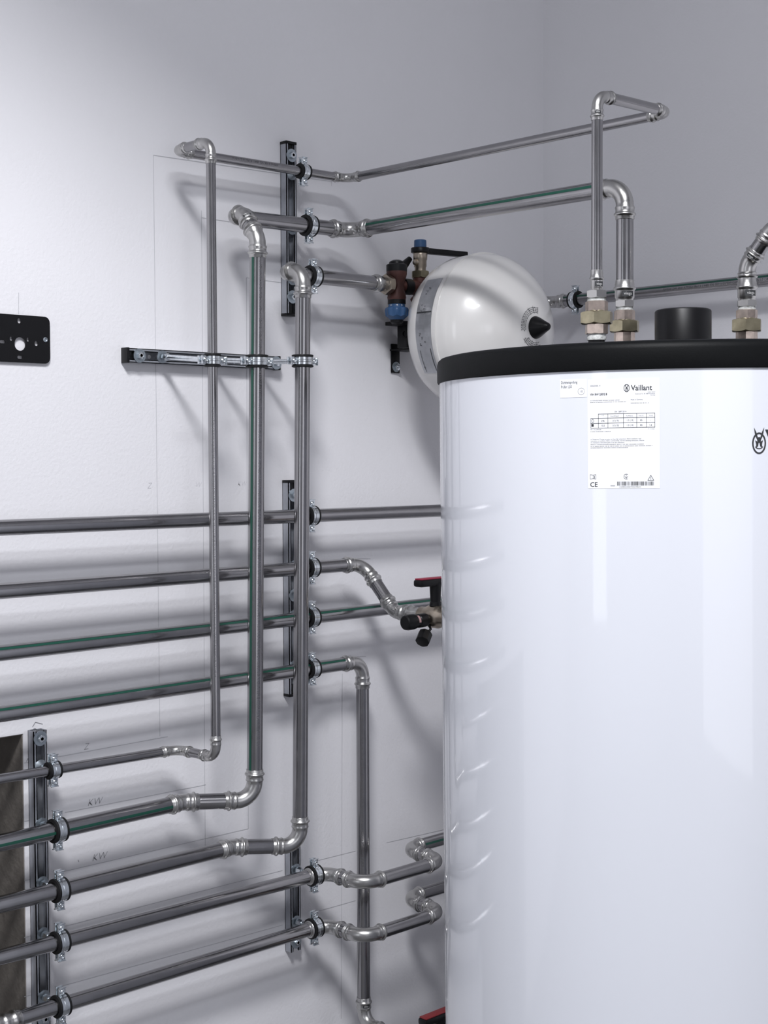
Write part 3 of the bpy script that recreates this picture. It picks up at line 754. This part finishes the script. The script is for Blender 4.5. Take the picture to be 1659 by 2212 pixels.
# round printed label about the cone
fl = Flat()
def cmap(h): return lambda t, r_: V((VX + r_ * math.cos(t), off - (.3655 - (r_ / .0700) ** 2 * .0135) - h, vz0 + r_ * math.sin(t)))
random.seed(3)
for r_ in (.031, .0345, .038, .0415):
    t = math.radians(75)
    while t < math.radians(290):
        wd = random.uniform(.05, .16)
        if not (math.radians(190) < t < math.radians(215)): fl.rect(t, r_, t + wd, r_ + .0013, 3, 1)
        t += wd + random.choice((.03, .05))
for t in (75, 97, 118, 225, 250, 275): fl.rect(math.radians(t), .029, math.radians(t) + .02, .045, 1, 2)
fl.make('label_printing', M['greyink'], cmap(.0012), ves)
bm = bmesh.new(); hexnut(bm, (VX, off - .055, vz0), -EY, .014, .016, .1); lathe(bm, (VX, off - .030, vz0), -EY, [(0, .011), (.055, .011)], 30); finish(bm, 'brass_connection', M['brass'], ves)

# wall bracket carrying the vessel
br = thing('vessel_bracket', 'black folded steel bracket screwed to the wall behind the white vessel', 'bracket', (VX - .045, 0, P(853, 793, y=0).z))
def bpt(px, py, y): return P(px, py, y=y)
bm = bmesh.new()
t0 = bpt(862, 697, -.055); box(bm, (t0.x + .004, -.055, t0.z - .002), (.044, .050, .008), bev=.0008)
t1 = bpt(873, 725, -.055); zt_ = t0.z; zb_ = bpt(873, 752, -.055).z
box(bm, (t1.x + .018, -.055, (zt_ + zb_) / 2), (.050, .030, zt_ - zb_), bev=.002)
wx = bpt(852, 780, 0).x; zw0 = bpt(852, 757, 0).z; zw1 = bpt(852, 804, 0).z
box(bm, (wx + .014, -.035, zb_ - .001), (.056, .072, .004), bev=.0008)
box(bm, (wx, -.0025, (zw0 + zw1) / 2 + .006), (.026, .004, zw0 - zw1 + .016), bev=.0015)
finish(bm, 'bracket_plate', M['blackp'], br)
bm = bmesh.new(); lathe(bm, (t1.x - .010, -.066, bpt(873, 722, -.055).z), (1, 0, 0), [(0, .006), (0, .008), (.004, .008), (.004, .006), (0, .006)], 20, caps=False); finish(bm, 'wire_eye', M['blackp'], br)
bc = V((wx, -.0045, P(853, 793, y=0).z))
bm = bmesh.new(); lathe(bm, bc, -EY, [(0, .004), (0, .0115), (.0016, .0115), (.0018, .004)], 30); wo = finish(bm, 'washer', M['washer'], br)
bm = bmesh.new(); hexnut(bm, bc - EY * .0016, -EY, .006, .0065, .2); lathe(bm, bc, -EY, [(0, .003), (.014, .003)], 14); finish(bm, 'bolt', M['shiny'], wo)

# ------------------------------------------------------------------ safety valve group
S = sv; mm = .001
def SP(px, py): return P(px, py, y=s3)
sg_ = thing('safety_valve_group', 'brown gunmetal safety valve with blue knob at the end of the right riser pipe', 'valve', (S.x, 0, S.z))
def sp(bm, name, m, sm_=40): return finish(bm, name, m, sg_, sm_)
zc = lambda py: SP(857, py).z
bm = bmesh.new()
lathe(bm, (S.x, s3, 0), EZ, [(zc(648), .0195), (zc(643), .0205), (zc(632), .0185), (zc(622), .0165), (zc(612), .0165), (zc(602), .0195), (zc(592), .0222), (zc(586), .0222)], 40)
lathe(bm, (S.x - .026, s3, S.z), EX, [(0, .0185), (.008, .0175), (.016, .013), (.036, .013), (.05, .0155)], 32)
sp(bm, 'valve_body', M['gun'])
bm = bmesh.new(); lathe(bm, (S.x, s3, 0), EZ, [(zc(587), .0225), (zc(573), .0225), (zc(571), .0205), (zc(570), .0165), (zc(566), .0160), (zc(562), .009), (zc(561.5), .001)], 40); sp(bm, 'bonnet_cap', M['blackp'])
bm = bmesh.new(); lathe(bm, (S.x, s3, 0), EZ, [(zc(657), .0195), (zc(648), .0195)], 40); sp(bm, 'black_ring', M['blackp'])
bm = bmesh.new(); lathe(bm, (S.x, s3, 0), EZ, [(zc(700), .010), (zc(697), .0135), (zc(690), .0145)], 32); sp(bm, 'outlet_ring', M['blackp'])
# blue knob with lobes
bm = bmesh.new(); n = 96
rings = []
for (py, r_, amp) in ((691, .0150, 0), (688, .0175, 0), (684, .0225, .0008), (683, .0235, .0014), (670, .0245, .0014), (667, .0242, .0010), (664.5, .0225, .0004), (664, .0185, 0), (657, .0180, 0)):
    rings.append([bm.verts.new((S.x + (r_ + amp * math.cos(8 * 2 * PI * k_ / n)) * math.cos(2 * PI * k_ / n), s3 + (r_ + amp * math.cos(8 * 2 * PI * k_ / n)) * math.sin(2 * PI * k_ / n), zc(py) + (amp * 1.2 * math.cos(8 * 2 * PI * k_ / n) if py > 680 else 0))) for k_ in range(n)])
for a, b in zip(rings, rings[1:]):
    for k_ in range(n): bm.faces.new((a[k_], a[(k_ + 1) % n], b[(k_ + 1) % n], b[k_]))
bm.faces.new(rings[0]); bm.faces.new(rings[-1])
kn = sp(bm, 'blue_knob', M['blue'])
fl = Flat()
for u_ in (-.013, 0.0, .012): fl.poly([(u_ - .002, -.002), (u_ + .0025, 0), (u_ - .002, .002)] if u_ != 0 else [(u_ + .002, .002), (u_ - .0025, 0), (u_ + .002, -.002)])
fl.make('arrow_marks', M['white'], around((S.x, s3, zc(660.5)), EZ, CV, .0184), kn)
# inlet hex and press adapter
bm = bmesh.new(); hexnut(bm, (S.x - .036, s3, S.z), EX, .014, .0195, .5); sp(bm, 'inlet_nut', M['nickel'])
bm = bmesh.new(); r = D3 / 2
lathe(bm, (S.x - .072, s3, S.z), EX, [(0, r), (0, r * 1.1), (.006, r * 1.1), (.008, r * 1.28), (.012, r * 1.30), (.014, r * 1.12), (.024, r * 1.12), (.027, r * 1.0), (.037, r * 1.05)], 36); sp(bm, 'press_adapter', M['fit'], 50)
# tee to the right with ball valve on top
tx = SP(908, 617).x
bm = bmesh.new(); lathe(bm, (S.x + .018, s3, S.z), EX, [(0, .0175), (.022, .0175)], 32); sp(bm, 'black_coupling', M['blackp'])
bm = bmesh.new(); lathe(bm, (S.x + .038, s3, S.z), EX, [(0, .0150), (.012, .0165), (tx + .03 - S.x - .038, .0165), (tx + .045 - S.x - .038, .0165)], 32)
zq = lambda py: P(908, py, y=s3).z
lathe(bm, (tx, s3, 0), EZ, [(S.z - .02, .016), (zq(600), .0165)], 32)
sp(bm, 'tee_body', M['gun'])
# connection between tee and the vessel
bm = bmesh.new(); sweep(bm, [V((tx + .03, s3 + .01, S.z)), V((tx + .03, s3 + .045, S.z - .02)), V((VX, s3 + .050, vz0 + .06)), V((VX, s3 + .050, vz0))], [.012, .011, .010, .010], 24); sp(bm, 'vessel_connection', M['gun'])
bm = bmesh.new(); hexnut(bm, (tx, s3, zq(601)), EZ, zq(586) - zq(601), .0180, .2); sp(bm, 'valve_nut', M['brass'])
bm = bmesh.new(); lathe(bm, (tx, s3, 0), EZ, [(zq(586), .0125), (zq(578), .0125), (zq(576), .0138), (zq(563), .0138), (zq(561), .0152), (zq(548), .0158), (zq(546), .0150)], 40)
lathe(bm, (tx - .019, s3, zq(568)), EX, [(0, .003), (.001, .006), (.008, .0075)], 20)
sp(bm, 'ball_valve', M['nickel'])
ld = V((.93, -.36, -.035)).normalized(); ls = V((-ld.y, ld.x, 0)).normalized()
hz0 = zq(541)
bm = bmesh.new(); lathe(bm, (tx, s3, hz0 - .005), EZ, [(0, .0195), (.001, .0205), (.009, .0205), (.0105, .0195)], 32)
rm = Matrix((ld, ls, ld.cross(ls))).transposed()
o_ = V((tx, s3, hz0))
box(bm, o_ + ld * .062, (.102, .018, .0120), rm, bev=.0025)
sp(bm, 'lever_handle', M['blackp'])
bm = bmesh.new(); lathe(bm, (tx, s3, hz0 + .005), EZ, [(0, .0138), (zq(520) - hz0 - .005, .0134), (zq(518.5) - hz0 - .005, .0120), (zq(518) - hz0 - .005, .001)], 40); sp(bm, 'blue_cap', M['blue'])
bm = bmesh.new()
ra = V((S.x + .012, s3 + .02, zq(590))); rb = V((tx - .012, s3 + .02, zq(558)))
sweep(bm, [ra, (ra + rb) / 2 + V((.004, 0, -.002)), rb], [.007, .010, .006], 16); box(bm, (S.x + .030, s3 + .02, zq(590)), (.016, .012, .034), bev=.003)
sp(bm, 'test_lever', M['blackp'])

# ------------------------------------------------------------------ ball valves by the tank
def tvalve(label, x, zax, y1, red, full):
    """valve on a pipe running towards the tank; handle along x"""
    t = thing('ball_valve', label, 'valve', (x, y1, zax), 'ball valves by the tank')
    bm = bmesh.new()
    lathe(bm, (x, y1 + .060, zax), -EY, [(0, .0155), (.002, .0175), (.016, .0180), (.018, .0190), (.024, .0215), (.032, .0238), (.052, .0238), (.058, .0215), (.064, .0185), (.088, .0185), (.09, .016)], 40)
    finish(bm, 'valve_body', M['nickel'], t, 50)
    bm = bmesh.new(); lathe(bm, (x, y1 + .100, zax), -EY, [(0, .0140), (0, .0155), (.006, .0155), (.008, .0182), (.012, .0185), (.014, .0158), (.026, .0158), (.028, .0145), (.042, .0150)], 36)
    finish(bm, 'press_adapter', M['fit'], t, 50)
    yc = y1 + .018
    bm = bmesh.new(); lathe(bm, (x, yc, zax + .022), EZ, [(0, .0125), (.008, .0115), (.009, .0105), (.040, .0120), (.050, .0125)], 24)
    ht = zax + .078
    box(bm, (x, yc, ht - .0075), (.106, .024, .015), bev=.0045)
    finish(bm, 'handle', M['blackp'], t)
    bm = bmesh.new(); box(bm, (x, yc, ht + .0006), (.100, .020, .003), bev=.0012); finish(bm, 'handle_inlay', red, t)
    if full:
        yd = y1 + .022
        bm = bmesh.new()
        lathe(bm, (x - .015, yd - .004, zax - .004), (-1, 0, -.02), [(0, .008), (.012, .0085), (.014, .0130), (.018, .0140), (.036, .0140), (.038, .0125), (.045, .0125), (.047, .0150), (.052, .0158), (.066, .0158), (.072, .0145), (.074, .012)], 40)
        dr = finish(bm, 'drain_cock', M['blackp'], t)
        fl = Flat(); fl.rect(-.008, -.002, .008, .0035, 6, 1); fl.make('pink_marking', M['pink'], around((x - .0565, yd - .004, zax - .005), (-1, 0, -.02), V((.1, -.9, .5)), .0134), dr)
        bm = bmesh.new()
        c0 = V((x - .034, yd - .004, zax - .040))
        ca = V((-.55, -.25, -.45)).normalized()
        for k_ in range(1):
            hexnut(bm, c0 - ca * .012, ca, .024, .0135, .2, sides=8)
        lathe(bm, c0 - ca * .014, ca, [(0, .0105), (.004, .0125), (.006, .0125)], 24)
        sweep(bm, [V((x - .020, yd - .004, zax - .014)), V((x - .016, yd - .006, zax - .024)), c0 + V((.008, 0, .008))], [.0028] * 3, 10)
        finish(bm, 'hanging_cap', M['blackp'], dr)
    return t
yv1 = P(950, 1335, x=x2).y
tvalve('brass ball valve with black drain cock and red topped handle touching the tank edge', x2, q.z, yv1 - .006, M['red'], True)
pp = P(950, 2186, x=x4)
tvalve('ball valve at the bottom photo edge showing only its dark red topped handle', x4, pp.z - .078, pp.y - .018, M['darkred'], False)
# brass continuation of the first valve towards the tank is a pipe
pipe_run('pipe_run', 'short steel pipe behind the tank edge leading from the brass valve', [V((x2, yv1 - .036, q.z)), V((x2, TY + .34, q.z))], DH)

# ------------------------------------------------------------------ black mounting plate at left
pl = thing('mounting_plate', 'black perforated mounting plate with rounded corners at the left photo edge', 'mounting plate', (P(40, 735, y=0).x, 0, P(40, 735, y=0).z))
sp_ = -.0048
def pw(px, py): t = P(px, py, y=sp_); return t.x, t.z
ax_, az_ = pw(107, 685); _, bz_ = pw(107, 786)
zt_ = (pw(60, 682)[1] + pw(100, 684)[1]) / 2
xl = ax_ - .160
holes = []
for (zx, zy, w_, h_) in ((425, 548, 5.8, 10.5), (245, 948, 4.8, 8.2), (622, 968, 4.2, 8.2), (810, 1058, 6.0, 10.2), (445, 1366, 9.5, 6.2), (52, 1018, 9.8, 6.0)):
    x_, z_ = pw(zx / 10.37, 640 + zy / 10.37); holes.append(stadium(x_, z_, w_ * .00112, h_ * .00088))
x_, z_ = pw(445 / 10.37, 640 + 1068 / 10.37); holes.append(stadium(x_, z_, .0215, .0240, 10))
plate(roundrect(xl, bz_, ax_, zt_, .011), holes, .0016, M['blackp'], 'perforated_sheet', lambda u, v, w_: V((u, sp_ + w_, v)), pl)
bm = bmesh.new()
x_, z_ = pw(1008 / 10.37, 640 + 975 / 10.37)
lathe(bm, (x_, sp_ - .001, z_), -EY, [(0, .0045), (.001, .0045), (.0015, .003), (.0005, .002)], 20); finish(bm, 'screw', M['washer'], pl)
bm = bmesh.new()
for fx in (.03, .97):
    box(bm, (xl + (ax_ - xl) * fx, sp_ / 2 + .0008, (bz_ + zt_) / 2), (.008, -sp_ - .001, zt_ - bz_ - .02))
finish(bm, 'spacer_ribs', M['blackp'], pl)
# press coupling at bottom left on the lower zigzag pipe
cpl = zl2(P(24, 2195, y=sz).x)
bm = bmesh.new(); r = DH / 2
tc_ = thing('press_coupling', 'steel press coupling in front of the recess at the bottom left corner', 'pipe fitting', tuple(cpl))
lathe(bm, cpl + V((.016, 0, 0)), -EX, [(0, r * 1.002), (0, r * 1.09), (.008, r * 1.10), (.010, r * 1.27), (.014, r * 1.29), (.017, r * 1.12), (.026, r * 1.11), (.028, r * 1.18), (.032, r * 1.18), (.034, r * 1.05), (.040, r * 1.05), (.042, r * 1.18), (.046, r * 1.18), (.070, r * 1.1), (.070, r)], 36)
finish(bm, 'coupling_sleeve', M['fit'], tc_, 50)
